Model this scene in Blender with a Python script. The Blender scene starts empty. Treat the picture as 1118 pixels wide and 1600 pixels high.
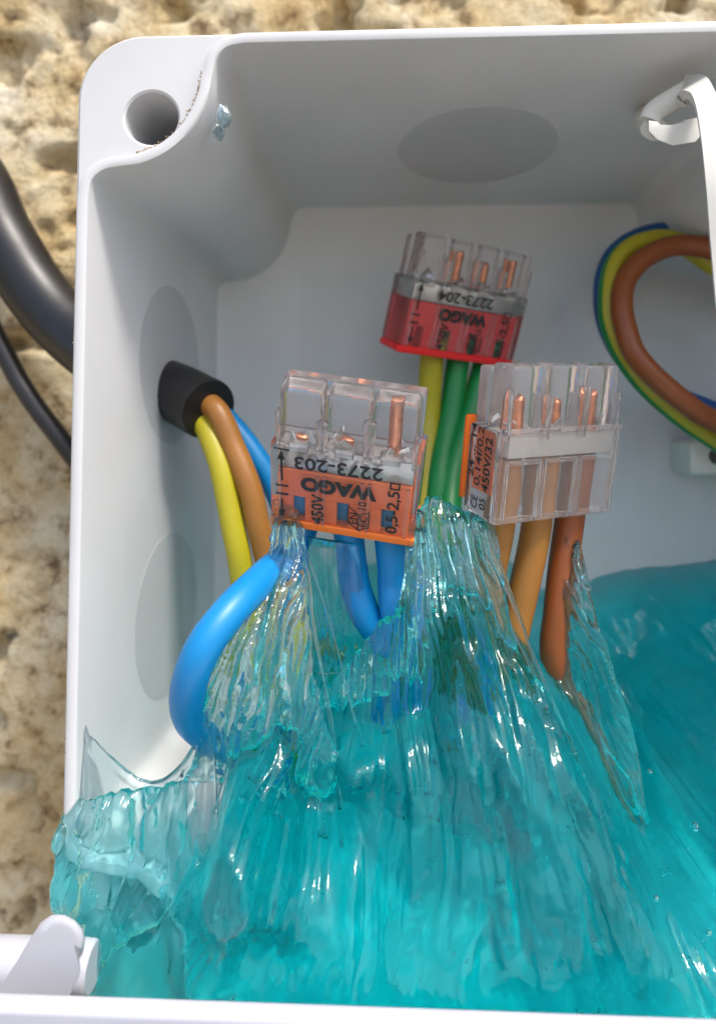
import bpy, bmesh, math, random
import numpy as np
from mathutils import Vector, Matrix, Euler

random.seed(7)
SC = bpy.context.scene
COL = SC.collection
MM = 0.001
R = math.radians

# ------------------------------------------------------------------ camera
# world: x right, z up, y into the stone wall; the box floor is y = 0, the camera 106 mm in front of it
F_PX, CX, CY, VX, VY, CAM_D = 1090.0, 559.0, 623.0, 604.0, 680.0, 106.0
_n = Vector(((VX - CX) / F_PX, -(VY - CY) / F_PX, -1.0)).normalized()
PSI = math.asin(_n.x)
THE = math.asin(-_n.y / math.cos(PSI))
cam_d = bpy.data.cameras.new('camera')
cam = bpy.data.objects.new('camera', cam_d)
COL.objects.link(cam)
cam.location = (0, -CAM_D * MM, 0)
cam.rotation_euler = (math.pi / 2 + THE, 0, PSI)
cam_d.sensor_fit = 'VERTICAL'
cam_d.sensor_height = 36.0
cam_d.lens = F_PX / 1600 * 36
cam_d.shift_y = -(800 - CY) / 1600
cam_d.clip_start = 0.002
cam_d.clip_end = 100
cam_d.dof.use_dof = True
cam_d.dof.focus_distance = 0.066
cam_d.dof.aperture_fstop = 26.0
SC.camera = cam

# ------------------------------------------------------------------ light
world = bpy.data.worlds.new('World')
SC.world = world
world.use_nodes = True
wn = world.node_tree
bg = wn.nodes['Background']
sky = wn.nodes.new('ShaderNodeTexSky')
sky.sky_type = 'NISHITA'
sky.sun_disc = False
SUN_EL, SUN_AZ = R(58), R(140)          # azimuth clockwise from +y: in front of the wall, a little to the right
sky.sun_elevation = SUN_EL
sky.sun_rotation = SUN_AZ
sky.air_density = 1.0
sky.dust_density = 3.0
wn.links.new(sky.outputs[0], bg.inputs[0])
bg.inputs[1].default_value = 0.14
sun_d = bpy.data.lights.new('sun', 'SUN')
sun_d.energy = 2.0
sun_d.angle = R(12)
sun_d.color = (1.0, 0.95, 0.87)
sun = bpy.data.objects.new('sun', sun_d)
COL.objects.link(sun)
sdir = Vector((math.sin(SUN_AZ) * math.cos(SUN_EL), math.cos(SUN_AZ) * math.cos(SUN_EL), math.sin(SUN_EL)))
sun.rotation_euler = sdir.to_track_quat('Z', 'Y').to_euler()
sun.location = (0.3, -1.0, 1.2)
vs = SC.view_settings
vs.view_transform = 'Standard'
vs.look = 'None'
vs.exposure = 1.0
vs.gamma = 1.0
vs.use_curve_mapping = False
cy = SC.cycles
cy.use_denoising = True
try:
    cy.denoiser = 'OPENIMAGEDENOISE'
    cy.denoising_input_passes = 'RGB_ALBEDO_NORMAL'
except Exception:
    pass
cy.max_bounces = 20
cy.diffuse_bounces = 5
cy.glossy_bounces = 6
cy.transmission_bounces = 16
cy.transparent_max_bounces = 16
cy.sample_clamp_indirect = 8.0
cy.caustics_refractive = True
cy.caustics_reflective = True
cy.blur_glossy = 0.1

# ------------------------------------------------------------------ helpers
_Rv = Vector((math.cos(PSI), math.sin(PSI), 0))
_Fv = Vector((-math.sin(PSI) * math.cos(THE), math.cos(PSI) * math.cos(THE), math.sin(THE)))
_Uv = _Rv.cross(_Fv)

def P(px, py, D):
    """photo pixel + distance from the camera plane (mm, measured along the wall normal) -> world mm"""
    r = _Rv * ((px - CX) / F_PX) + _Uv * (-(py - CY) / F_PX) + _Fv
    v = r * (D / r.y)
    return Vector((v.x, v.y - CAM_D, v.z))

_rt = np.random.default_rng(11).random((8, 256, 256))
def vnoise(x, y, seed=0):
    x = np.asarray(x, float) + 1000.0; y = np.asarray(y, float) + 1000.0
    xi = np.floor(x).astype(int); yi = np.floor(y).astype(int)
    fx = x - xi; fy = y - yi
    fx = fx * fx * (3 - 2 * fx); fy = fy * fy * (3 - 2 * fy)
    t = _rt[seed % 8]; o = (seed // 8) * 37
    a = t[(xi + o) % 256, yi % 256]; b = t[(xi + 1 + o) % 256, yi % 256]
    c = t[(xi + o) % 256, (yi + 1) % 256]; d = t[(xi + 1 + o) % 256, (yi + 1) % 256]
    return (a * (1 - fx) + b * fx) * (1 - fy) + (c * (1 - fx) + d * fx) * fy
def fbm(x, y, seed=0, oct=4, gain=0.5):
    s = 0; a = 1; n = 0
    for i in range(oct):
        s = s + a * vnoise(x * 2 ** i, y * 2 ** i, seed + i); n += a; a *= gain
    return s / n
def ridged(x, y, seed=0, oct=3, gain=0.5):
    s = 0; a = 1; n = 0
    for i in range(oct):
        s = s + a * (1 - np.abs(2 * vnoise(x * 2 ** i, y * 2 ** i, seed + i) - 1)); n += a; a *= gain
    return s / n

def mesh_from(name, verts, faces, mats, smooth=True, sharp=None, mat_idx=None, scale=MM):
    me = bpy.data.meshes.new(name)
    v = (np.asarray([tuple(p) for p in verts], float) if not isinstance(verts, np.ndarray) else verts) * scale
    me.from_pydata(v.tolist(), [], faces)
    for m in (mats if isinstance(mats, (list, tuple)) else [mats]):
        me.materials.append(m)
    if mat_idx is not None:
        me.polygons.foreach_set('material_index', mat_idx)
    me.polygons.foreach_set('use_smooth', [smooth] * len(me.polygons))
    me.update()
    if smooth and sharp:
        me.set_sharp_from_angle(angle=R(sharp))
    return me
def link(name, me, parent=None, label=None, cat=None, group=None, kind=None, parent_inv=True):
    o = bpy.data.objects.new(name, me)
    COL.objects.link(o)
    if parent is not None:
        o.parent = parent
        if parent_inv:
            o.matrix_parent_inverse = world_of(parent).inverted()
    tag(o, label, cat, group, kind)
    return o
def world_of(o):
    m = o.matrix_basis.copy()
    if o.parent is not None:
        m = world_of(o.parent) @ o.matrix_parent_inverse @ m
    return m
def tag(o, label=None, cat=None, group=None, kind=None):
    if label: o['label'] = label
    if cat: o['category'] = cat
    if group: o['group'] = group
    if kind: o['kind'] = kind
    return o
def empty(name, loc, label, cat, group=None, rot=(0, 0, 0)):
    o = bpy.data.objects.new(name, None)
    COL.objects.link(o)
    o.empty_display_size = 0.005
    o.location = Vector(loc) * MM
    o.rotation_euler = rot
    return tag(o, label, cat, group)

def bm_mesh(name, bm, mats, smooth=True, sharp=35, scale=MM):
    bmesh.ops.recalc_face_normals(bm, faces=bm.faces)
    bmesh.ops.scale(bm, vec=(scale,) * 3, verts=bm.verts)
    me = bpy.data.meshes.new(name)
    bm.to_mesh(me); bm.free()
    for m in (mats if isinstance(mats, (list, tuple)) else [mats]):
        me.materials.append(m)
    me.polygons.foreach_set('use_smooth', [smooth] * len(me.polygons))
    if smooth:
        me.set_sharp_from_angle(angle=R(sharp))
    me.update()
    return me
def add_box(bm, lo, hi, bevel=0.0, seg=2, mat=None, taper=None):
    r = bmesh.ops.create_cube(bm, size=1.0)
    lo = Vector(lo); hi = Vector(hi)
    for v in r['verts']:
        v.co = Vector((lo[i] + (v.co[i] + 0.5) * (hi[i] - lo[i]) for i in range(3)))
        if taper and v.co.z > (lo.z + hi.z) / 2:
            c = (lo + hi) / 2
            v.co.x = c.x + (v.co.x - c.x) * taper[0]; v.co.y = c.y + (v.co.y - c.y) * taper[1]
    if mat is not None:
        bmesh.ops.transform(bm, matrix=mat, verts=r['verts'])
    if bevel:
        es = list({e for v in r['verts'] for e in v.link_edges})
        bmesh.ops.bevel(bm, geom=es, offset=bevel, segments=seg, profile=0.6, affect='EDGES')
def catmull(pts, n):
    p = np.asarray([tuple(q) for q in pts], float)
    p = np.vstack([2 * p[0] - p[1], p, 2 * p[-1] - p[-2]])
    k = len(p) - 3
    t = np.linspace(0, k, n); i = np.minimum(t.astype(int), k - 1); t = (t - i)[:, None]
    a, b, c, d = p[i], p[i + 1], p[i + 2], p[i + 3]
    return 0.5 * (2 * b + (c - a) * t + (2 * a - 5 * b + 4 * c - d) * t ** 2 + (3 * b - a - 3 * c + d) * t ** 3)
def tube_data(pts, rad, n=60, sides=18, twist=0.0, flat=None, raw=False):
    c = np.asarray(pts, float) if raw else catmull(pts, n)
    n = len(c)
    tan = np.gradient(c, axis=0); tan /= np.linalg.norm(tan, axis=1)[:, None] + 1e-9
    up = np.array([0, -1.0, 0]) if abs(tan[0][1]) < 0.9 else np.array([1.0, 0, 0])
    verts = []; nrm = up - tan[0] * (up @ tan[0])
    for i in range(n):
        nrm = nrm - tan[i] * (nrm @ tan[i]); nrm /= np.linalg.norm(nrm)
        b = np.cross(tan[i], nrm)
        r = rad(i / (n - 1)) if callable(rad) else rad
        for k in range(sides):
            a = 2 * math.pi * k / sides + twist * i / (n - 1)
            ca, sa = math.cos(a), math.sin(a)
            if flat: ca *= flat
            verts.append(c[i] + r * (nrm * ca + b * sa))
    faces = []
    for i in range(n - 1):
        for k in range(sides):
            k2 = (k + 1) % sides
            faces.append((i * sides + k, i * sides + k2, (i + 1) * sides + k2, (i + 1) * sides + k))
    faces.append(tuple(range(sides - 1, -1, -1)))
    faces.append(tuple(range((n - 1) * sides, n * sides)))
    return np.array(verts), faces
def tube(name, pts, rad, mats, n=60, sides=18, twist=0.0, idx=None, flat=None, **kw):
    c_ = catmull(pts, n); t_ = np.linspace(0, len(c_) / 9.0, n); sd = int(abs(c_[0][0] * 7 + c_[0][2] * 3)) % 8
    for ax in range(3): c_[:, ax] += 0.32 * (fbm(t_ + ax * 17, t_ * 0 + sd, sd + ax, 2) - 0.5)          # small unevenness of hand-bent wire
    v, f = tube_data(c_, rad, n, sides, twist, flat, raw=True)
    mi = None
    if idx is not None:
        mi = [idx(k % sides / sides) for k in range(len(f))]
    return mesh_from(name, v, f, mats, smooth=True, sharp=50, mat_idx=mi)

# ------------------------------------------------------------------ materials
def mat(name, color, rough=0.4, **kw):
    m = bpy.data.materials.new(name); m.use_nodes = True
    b = m.node_tree.nodes['Principled BSDF']
    b.inputs['Base Color'].default_value = (*color, 1)
    b.inputs['Roughness'].default_value = rough
    for k, v in kw.items():
        b.inputs[k].default_value = v
    return m
def nodes(m):
    nt = m.node_tree
    return nt, nt.nodes['Principled BSDF']
def N(nt, t, **kw):
    n = nt.nodes.new(t)
    for k, v in kw.items(): setattr(n, k, v)
    return n
def add_grain(m, scale, var=0.12, bump=0.0, bscale=None, stretch=None, tint=None, bdist=0.0004):
    """mottled colour and fine relief on a plain material"""
    nt, b = nodes(m)
    tc = N(nt, 'ShaderNodeTexCoord'); mp = N(nt, 'ShaderNodeMapping')
    if stretch: mp.inputs['Scale'].default_value = stretch
    nt.links.new(tc.outputs['Object'], mp.inputs[0])
    nz = N(nt, 'ShaderNodeTexNoise'); nz.inputs['Scale'].default_value = scale; nz.inputs['Detail'].default_value = 5
    nt.links.new(mp.outputs[0], nz.inputs['Vector'])
    rp = N(nt, 'ShaderNodeValToRGB')
    c = Vector(b.inputs['Base Color'].default_value[:3])
    t = Vector(tint) if tint else c * (1 - var)
    rp.color_ramp.elements[0].position = 0.32; rp.color_ramp.elements[1].position = 0.6
    rp.color_ramp.elements[0].color = (*t, 1); rp.color_ramp.elements[1].color = (*c, 1)
    nt.links.new(nz.outputs[0], rp.inputs[0]); nt.links.new(rp.outputs[0], b.inputs['Base Color'])
    if bump:
        n2 = N(nt, 'ShaderNodeTexNoise'); n2.inputs['Scale'].default_value = bscale or scale * 4; n2.inputs['Detail'].default_value = 6
        nt.links.new(mp.outputs[0], n2.inputs['Vector'])
        bp = N(nt, 'ShaderNodeBump'); bp.inputs['Strength'].default_value = bump; bp.inputs['Distance'].default_value = bdist
        nt.links.new(n2.outputs[0], bp.inputs['Height']); nt.links.new(bp.outputs[0], b.inputs['Normal'])
    return m

M = {}
M['box'] = add_grain(mat('grey_white_plastic', (0.565, 0.566, 0.570), 0.42), 60, 0.09, 0.12, 600, bdist=0.0001)
M['membrane'] = add_grain(mat('thin_plastic', (0.46, 0.465, 0.47), 0.45), 90, 0.05, 0.1, 500, bdist=0.0001)
M['lid'] = add_grain(mat('white_plastic', (0.45, 0.45, 0.495), 0.45), 70, 0.04, 0.08, 500, bdist=0.0001)
M['strap'] = add_grain(mat('ivory_plastic', (0.64, 0.625, 0.57), 0.45), 200, 0.06)
M['hole_shade'] = mat('painted_hole_shade', (0.09, 0.08, 0.075), 0.8)
M['dirt'] = add_grain(mat('brown_dirt', (0.46, 0.35, 0.21), 0.9), 800, 0.4)
M['rubber'] = add_grain(mat('black_sheath', (0.009, 0.009, 0.010), 0.4), 300, 0.3, 0.2, 1200, bdist=0.0001)
M['cable'] = add_grain(mat('black_cable', (0.018, 0.018, 0.019), 0.42), 300, 0.3, 0.15, 900, bdist=0.0001)
M['blue'] = add_grain(mat('blue_insulation', (0.0, 0.205, 0.50), 0.42), 160, 0.1, 0.06, 700, bdist=0.0001)
M['blue_shaded'] = add_grain(mat('shaded_blue_insulation', (0.004, 0.07, 0.24), 0.35), 160, 0.1)  # blue insulation with the shade of the wire bundle put into its colour
M['brown'] = add_grain(mat('brown_insulation', (0.235, 0.058, 0.010), 0.42), 160, 0.12, 0.06, 700, bdist=0.0001)
M['tan'] = add_grain(mat('tan_insulation', (0.30, 0.125, 0.022), 0.42), 160, 0.12, 0.06, 700, bdist=0.0001)
M['yellow'] = add_grain(mat('yellow_insulation', (0.40, 0.345, 0.012), 0.42), 160, 0.1, 0.06, 700, bdist=0.0001)
M['green'] = add_grain(mat('green_insulation', (0.0, 0.20, 0.04), 0.42), 160, 0.1, 0.06, 700, bdist=0.0001)
M['copper'] = add_grain(mat('copper', (0.86, 0.36, 0.2), 0.3, Metallic=1.0), 900, 0.35, 0.3, 2500, bdist=0.0001)
M['metal'] = add_grain(mat('tinned_metal', (0.62, 0.64, 0.62), 0.35, Metallic=1.0), 500, 0.25, 0.25, 1800, bdist=0.0001)
M['pale_metal'] = add_grain(mat('pale_insert', (0.55, 0.55, 0.52), 0.4, Metallic=0.3), 300, 0.1)
M['orange'] = mat('orange_plastic', (0.86, 0.17, 0.012), 0.4)
M['red'] = mat('red_plastic', (0.72, 0.012, 0.014), 0.4)
M['ink'] = mat('black_ink', (0.012, 0.012, 0.012), 0.5)
M['clear'] = mat('clear_plastic', (0.96, 0.93, 0.925), 0.06, **{'Transmission Weight': 0.955, 'IOR': 1.33})
nt, b = nodes(M['clear'])
nz = N(nt, 'ShaderNodeTexNoise'); nz.inputs['Scale'].default_value = 420; nz.inputs['Detail'].default_value = 2
tc = N(nt, 'ShaderNodeTexCoord'); nt.links.new(tc.outputs['Object'], nz.inputs['Vector'])
bp = N(nt, 'ShaderNodeBump'); bp.inputs['Strength'].default_value = 0.25; bp.inputs['Distance'].default_value = 0.0002
nt.links.new(nz.outputs[0], bp.inputs['Height']); nt.links.new(bp.outputs[0], b.inputs['Normal'])

def gel_mat(name, diffuse, density, scat=(0.0, 0.50, 0.56), bump=0.2, stretch=False):
    m = bpy.data.materials.new(name); m.use_nodes = True
    nt, b = nodes(m)
    b.inputs['Base Color'].default_value = (1, 1, 1, 1)
    b.inputs['Roughness'].default_value = 0.015
    b.inputs['Transmission Weight'].default_value = 1.0
    b.inputs['IOR'].default_value = 1.4
    out = nt.nodes['Material Output']
    tc = N(nt, 'ShaderNodeTexCoord'); mp = N(nt, 'ShaderNodeMapping'); mp.inputs['Scale'].default_value = (1, 1, 0.09)
    nt.links.new(tc.outputs['Object'], mp.inputs[0])
    nz = N(nt, 'ShaderNodeTexNoise'); nz.inputs['Scale'].default_value = 700; nz.inputs['Detail'].default_value = 3
    nt.links.new(mp.outputs[0], nz.inputs['Vector'])
    bp = N(nt, 'ShaderNodeBump'); bp.inputs['Strength'].default_value = bump; bp.inputs['Distance'].default_value = 0.0004
    nt.links.new(nz.outputs[0], bp.inputs['Height']); nt.links.new(bp.outputs[0], b.inputs['Normal'])
    if diffuse > 0:
        d = N(nt, 'ShaderNodeBsdfPrincipled')
        d.inputs['Base Color'].default_value = (*scat, 1); d.inputs['Roughness'].default_value = 0.12
        tr = N(nt, 'ShaderNodeBsdfTranslucent'); tr.inputs['Color'].default_value = (*scat, 1)
        m1 = N(nt, 'ShaderNodeMixShader'); m1.inputs[0].default_value = 0.4
        nt.links.new(d.outputs[0], m1.inputs[1]); nt.links.new(tr.outputs[0], m1.inputs[2])
        nt.links.new(bp.outputs[0], d.inputs['Normal'])
        mx = N(nt, 'ShaderNodeMixShader'); mx.inputs[0].default_value = diffuse
        cl = N(nt, 'ShaderNodeTexNoise'); cl.inputs['Scale'].default_value = 110; cl.inputs['Detail'].default_value = 4
        mr_ = N(nt, 'ShaderNodeMapRange'); mr_.inputs[1].default_value = 0.38; mr_.inputs[2].default_value = 0.68; mr_.inputs[3].default_value = diffuse * 0.35; mr_.inputs[4].default_value = diffuse * 1.9
        nt.links.new(mp.outputs[0], cl.inputs['Vector']); nt.links.new(cl.outputs[0], mr_.inputs[0]); nt.links.new(mr_.outputs[0], mx.inputs[0])
        if stretch:      # gel turns clearer the farther it is drawn out upwards
            sx = N(nt, 'ShaderNodeSeparateXYZ'); nt.links.new(tc.outputs['Object'], sx.inputs[0])
            m2 = N(nt, 'ShaderNodeMapRange'); m2.inputs[1].default_value = -0.036; m2.inputs[2].default_value = -0.014; m2.inputs[3].default_value = 1.0; m2.inputs[4].default_value = 0.12
            mm = N(nt, 'ShaderNodeMath', operation='MULTIPLY'); nt.links.new(sx.outputs[2], m2.inputs[0])
            nt.links.new(m2.outputs[0], mm.inputs[0]); nt.links.new(mr_.outputs[0], mm.inputs[1]); nt.links.new(mm.outputs[0], mx.inputs[0])
        nt.links.new(b.outputs[0], mx.inputs[1]); nt.links.new(m1.outputs[0], mx.inputs[2])
        nt.links.new(mx.outputs[0], out.inputs['Surface'])
    va = N(nt, 'ShaderNodeVolumeAbsorption')
    va.inputs['Color'].default_value = (0.0, 0.970, 0.977, 1); va.inputs['Density'].default_value = density
    nt.links.new(va.outputs[0], out.inputs['Volume'])
    return m
M['gel'] = gel_mat('blue_gel', 0.085, 165, (0.0, 0.70, 0.78), stretch=True)
M['gel_sheet'] = gel_mat('thin_blue_gel', 0.03, 170)
M['gel_web'] = gel_mat('web_of_gel', 0.04, 110, (0.45, 0.72, 0.78))
M['gel_clear'] = gel_mat('clear_gel', 0.35, 25, (0.5, 0.66, 0.68))

# stone: ochre and grey mottling, grain, rusty stains
m = mat('pitted_stone', (0.5, 0.4, 0.25), 0.9); M['stone'] = m
nt, b = nodes(m)
tc = N(nt, 'ShaderNodeTexCoord')
def noise(scale, detail=6, rough=0.6):
    n = N(nt, 'ShaderNodeTexNoise'); n.inputs['Scale'].default_value = scale
    n.inputs['Detail'].default_value = detail; n.inputs['Roughness'].default_value = rough
    nt.links.new(tc.outputs['Object'], n.inputs['Vector']); return n
def ramp(src, stops):
    r = N(nt, 'ShaderNodeValToRGB'); e = r.color_ramp.elements
    while len(e) < len(stops): e.new(0.5)
    for el, (p, c) in zip(e, stops): el.position = p; el.color = (*c, 1)
    nt.links.new(src.outputs[0], r.inputs[0]); return r
r1 = ramp(noise(55, 5), [(0.3, (0.50, 0.34, 0.15)), (0.42, (0.66, 0.52, 0.29)), (0.55, (0.74, 0.64, 0.44)), (0.7, (0.78, 0.73, 0.60))])
r2 = ramp(noise(260, 6, 0.7), [(0.33, (0.20, 0.12, 0.06)), (0.44, (0.78, 0.70, 0.58)), (0.55, (1.0, 0.98, 0.93))])
mx = N(nt, 'ShaderNodeMix', data_type='RGBA', blend_type='MULTIPLY'); mx.inputs[0].default_value = 0.9
nt.links.new(r1.outputs[0], mx.inputs[6]); nt.links.new(r2.outputs[0], mx.inputs[7])
nt.links.new(mx.outputs[2], b.inputs['Base Color'])
bp = N(nt, 'ShaderNodeBump'); bp.inputs['Strength'].default_value = 0.8; bp.inputs['Distance'].default_value = 0.002
nb = noise(700, 8, 0.7); nt.links.new(nb.outputs[0], bp.inputs['Height']); nt.links.new(bp.outputs[0], b.inputs['Normal'])
M['ground'] = add_grain(mat('pale_gravel', (0.25, 0.21, 0.155), 0.9), 30, 0.3, 0.5, 200, bdist=0.004)

# ------------------------------------------------------------------ setting: stone wall, ground
def spread(c, half, step, far, g=1.12):
    a = list(np.arange(0, half, step)); s = step
    while a[-1] < far:
        s *= g; a.append(a[-1] + s)
    a = np.array(a)
    return c + np.concatenate([-a[:0:-1], a])
gx = spread(0, 80, 0.75, 900); gz = spread(0, 75, 0.75, 560)
X, Z = np.meshgrid(gx, gz)
h = (fbm(X / 34, Z / 34, 1, 3) - 0.5) * 3.2 + (fbm(X / 7, Z / 7, 4, 4, 0.6) - 0.5) * 2.6
pit = np.clip(0.40 - vnoise(X / 5.5 + 0.8 * vnoise(X / 2, Z / 2, 3), Z / 5.0, 6), 0, 1)
pit2 = np.clip(0.30 - vnoise(X / 1.9, Z / 1.9, 7), 0, 1)
Y = 4.6 - np.clip(h, -2.2, 2.0) + pit * 14 + pit2 * 4
r_, c_ = X.shape
verts = np.stack([X, Y, Z], -1).reshape(-1, 3)
I = np.arange(r_ * c_).reshape(r_, c_)
faces = np.stack([I[:-1, :-1], I[:-1, 1:], I[1:, 1:], I[1:, :-1]], -1).reshape(-1, 4).tolist()
# closed back, so that the wall is a solid slab
bd = [0, 1, 2, 3]
cn = [I[0, 0], I[0, -1], I[-1, -1], I[-1, 0]]
bk = len(verts)
verts = np.vstack([verts, [(verts[i][0], 220.0, verts[i][2]) for i in cn]])
faces += [tuple(reversed([bk, bk + 1, bk + 2, bk + 3]))]
faces += [tuple(int(i) for i in I[0, ::-1]) + (bk, bk + 1), tuple(int(i) for i in I[-1, :]) + (bk + 2, bk + 3),
          tuple(int(i) for i in I[:, 0]) + (bk + 3, bk), tuple(int(i) for i in I[::-1, -1]) + (bk + 1, bk + 2)]
link('stone_wall', mesh_from('stone_wall', verts, faces, M['stone']), None,
     'rough pitted beige and ochre stone wall behind the white box', 'wall')
zg = float(gz[0])
link('ground', mesh_from('ground', [(-40000, -40000, zg - 1), (40000, -40000, zg - 1), (40000, 40000, zg - 1), (-40000, 40000, zg - 1)], [(0, 1, 2, 3)], M['ground']), None, kind='structure')

# ------------------------------------------------------------------ junction box
BX, BZ = 11.6, -6.6               # centre of the box
HW, HH, DEEP = 40.7, 45.0, 40.0   # inner half width, half height, depth (mm)
SCL = 0.935                       # draft: the floor is this much smaller than the rim
# S-shaped inner corner round the screw pillar, offsets from the inner corner (towards the middle, downwards)
S_C = [(0.0, 15.2), (0.35, 13.4), (1.6, 12.4), (3.2, 12.15), (5.0, 11.9), (6.9, 11.2), (8.7, 10.0), (10.2, 8.4), (11.2, 6.6), (11.85, 4.8), (12.15, 3.1), (12.5, 1.5), (13.5, 0.35), (15.2, 0.0)]
S_C = [tuple(q) for q in catmull([(x, y, 0) for x, y in S_C], 40)[:, :2]]
def inner_profile():
    pts = []
    def mid(a, b, n=10): return [(a[0] + (b[0] - a[0]) * i / n, a[1] + (b[1] - a[1]) * i / n) for i in range(1, n)]
    tl = [(-HW + x, HH - y) for x, y in S_C]                 # left wall -> top wall
    tr = [(HW - x, HH - y) for x, y in reversed(S_C)]
    br = [(HW - x, -HH + y) for x, y in S_C]
    bl = [(-HW + x, -HH + y) for x, y in reversed(S_C)]
    for a, b2 in ((tl, tr), (tr, br), (br, bl), (bl, tl)):
        pts += a + mid(a[-1], b2[0])
    return np.array(pts)
PROF = inner_profile()            # clockwise seen from the camera
def offset_prof(p, d):
    t = np.roll(p, -1, 0) - np.roll(p, 1, 0)
    t /= np.linalg.norm(t, axis=1)[:, None]
    return p + d * np.stack([-t[:, 1], t[:, 0]], -1)
def ring(p, y): return [Vector((BX + a, y, BZ + c)) for a, c in p]
def rounded_rect(hw, hh, r, n=10):
    o = []
    for cxx, czz, a0 in ((-hw + r, hh - r, 180), (hw - r, hh - r, 90), (hw - r, -hh + r, 0), (-hw + r, -hh + r, -90)):
        for i in range(n + 1):
            a = R(a0 - 90 * i / n)
            o.append((cxx + r * math.cos(a), czz + r * math.sin(a)))
    return np.array(o)
LIP = 1.15
# hand-cut edges are never quite true: a little waviness on the rim
wob = 0.10 * (vnoise(np.arange(len(PROF)) / 3.0, 0 * np.arange(len(PROF)), 2) - 0.5)
box = empty('junction_box', (BX, 2.0, BZ - HH), 'open white plastic junction box fixed to the stone wall', 'junction box')
bm = bmesh.new()
def vring(pts): return [bm.verts.new(p) for p in pts]
def bridge(a, b2):
    n = len(a)
    for i in range(n):
        bm.faces.new((a[i], a[(i + 1) % n], b2[(i + 1) % n], b2[i]))
rings = [ring(offset_prof(PROF * SCL, -1.4), 0.0), ring(offset_prof(PROF * SCL, -0.45), -0.3), ring(PROF * SCL, -1.2),
         ring(PROF * (SCL + (1 - SCL) * 0.5), -DEEP / 2), ring(offset_prof(PROF, 0.0), -DEEP + 0.35), ring(offset_prof(PROF, 0.12 ), -DEEP + 0.08),
         ring(offset_prof(PROF, 0.32), -DEEP), ring(offset_prof(PROF, LIP - 0.25), -DEEP), ring(offset_prof(PROF, LIP - 0.04), -DEEP + 0.1), ring(offset_prof(PROF, LIP), -DEEP + 0.4),
         ring(offset_prof(PROF, LIP + 0.05), -DEEP + 1.5)]
for k in (6, 7):
    for i, p in enumerate(rings[k]): p.y += wob[i]
vr = [vring(p) for p in rings]
for a, b2 in zip(vr, vr[1:]): bridge(a, b2)
bm.faces.new(vr[0])
# flange with four screw holes
OW, OH, OR = HW + 2.0, HH + 2.0, 6.6
yF = -DEEP + 1.5
o1 = vring(ring(rounded_rect(OW - 0.35, OH - 0.35, OR - 0.3), yF))
o2 = vring(ring(rounded_rect(OW, OH, OR), yF + 0.35))
o3 = vring(ring(rounded_rect(OW - 0.5, OH - 0.5, OR), -2.0))
o4 = vring(ring(rounded_rect(OW - 0.5, OH - 0.5, OR), 2.0))
bridge(o1, o2); bridge(o2, o3); bridge(o3, o4)
bm.faces.new(o4)
HOLES = []
HR = 2.72
holes = []
for sx in (-1, 1):
    for sz in (-1, 1):
        hx, hz = sx * (HW - 5.6), sz * (HH - 6.6)
        circ = [(hx + HR * math.cos(2 * math.pi * i / 32), hz + HR * math.sin(2 * math.pi * i / 32)) for i in range(32)]
        lipc = [(hx + (HR + 0.22) * math.cos(2 * math.pi * i / 32), hz + (HR + 0.22) * math.sin(2 * math.pi * i / 32)) for i in range(32)]
        a = vring(ring(lipc, yF)); c = vring(ring(circ, yF + 0.2)); d = vring(ring(circ, -20))
        small = [(hx + 2.3 * math.cos(2 * math.pi * i / 32), hz + 2.3 * math.sin(2 * math.pi * i / 32)) for i in range(32)]
        e = vring(ring(small, -20.3)); f = vring(ring(small, 1.0))
        bridge(a, c); bridge(c, d); bridge(d, e); bridge(e, f); bm.faces.new(f)
        holes.append(a); HOLES.append((BX + hx, BZ + hz))
bm.edges.ensure_lookup_table()
def loop_edges(l):
    return [bm.edges.get((l[i], l[(i + 1) % len(l)])) or bm.edges.new((l[i], l[(i + 1) % len(l)])) for i in range(len(l))]
es = loop_edges(vr[-1]) + loop_edges(o1)
for hl in holes: es += loop_edges(hl)
bmesh.ops.triangle_fill(bm, use_beauty=True, use_dissolve=False, edges=es)
link('shell', bm_mesh('shell', bm, M['box'], True, 40), box)

def wall_pt(side, a, d):
    """point on a drafted inner wall: a = position along the wall, d = height over the floor"""
    s = float(np.interp(d, [1.2, DEEP / 2, DEEP - 0.35], [SCL, SCL + (1 - SCL) * 0.5, 1.0]))
    if side == 'left': return Vector((BX - HW * s, -d, a))
    if side == 'top': return Vector((a, -d, BZ + HH * s))
def knockout(side, a, d, r):
    c = wall_pt(side, a, d); e = wall_pt(side, a, d + 1) - c; e.normalize()
    t = Vector((0, 0, 1)) if side == 'left' else Vector((1, 0, 0))
    n = t.cross(e); n.normalize()
    if n.dot(Vector((BX, -20, BZ)) - c) < 0: n = -n
    v = []; f = []
    K = 40
    prof = [(0.0, 0.04), (0.95, 0.04), (0.99, 0.03), (1.0, -0.3)]
    for q, hgt in prof[1:]:
        for i in range(K):
            an = 2 * math.pi * i / K
            v.append(c + (t * math.cos(an) + e * math.sin(an)) * r * q + n * hgt)
    f.append(tuple(range(K)))
    for j in range(len(prof) - 2):
        for i in range(K):
            f.append((j * K + i, j * K + (i + 1) % K, (j + 1) * K + (i + 1) % K, (j + 1) * K + i))
    link('knockout', mesh_from('knockout', v, f, M['membrane'], True, 30), box)
knockout('top', P(745, 255, 88).x, 17.5, 10.2)
knockout('left', P(275, 570, 88).z, 17.5, 10.2)
knockout('left', P(275, 960, 88).z, 17.5, 10.2)
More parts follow.
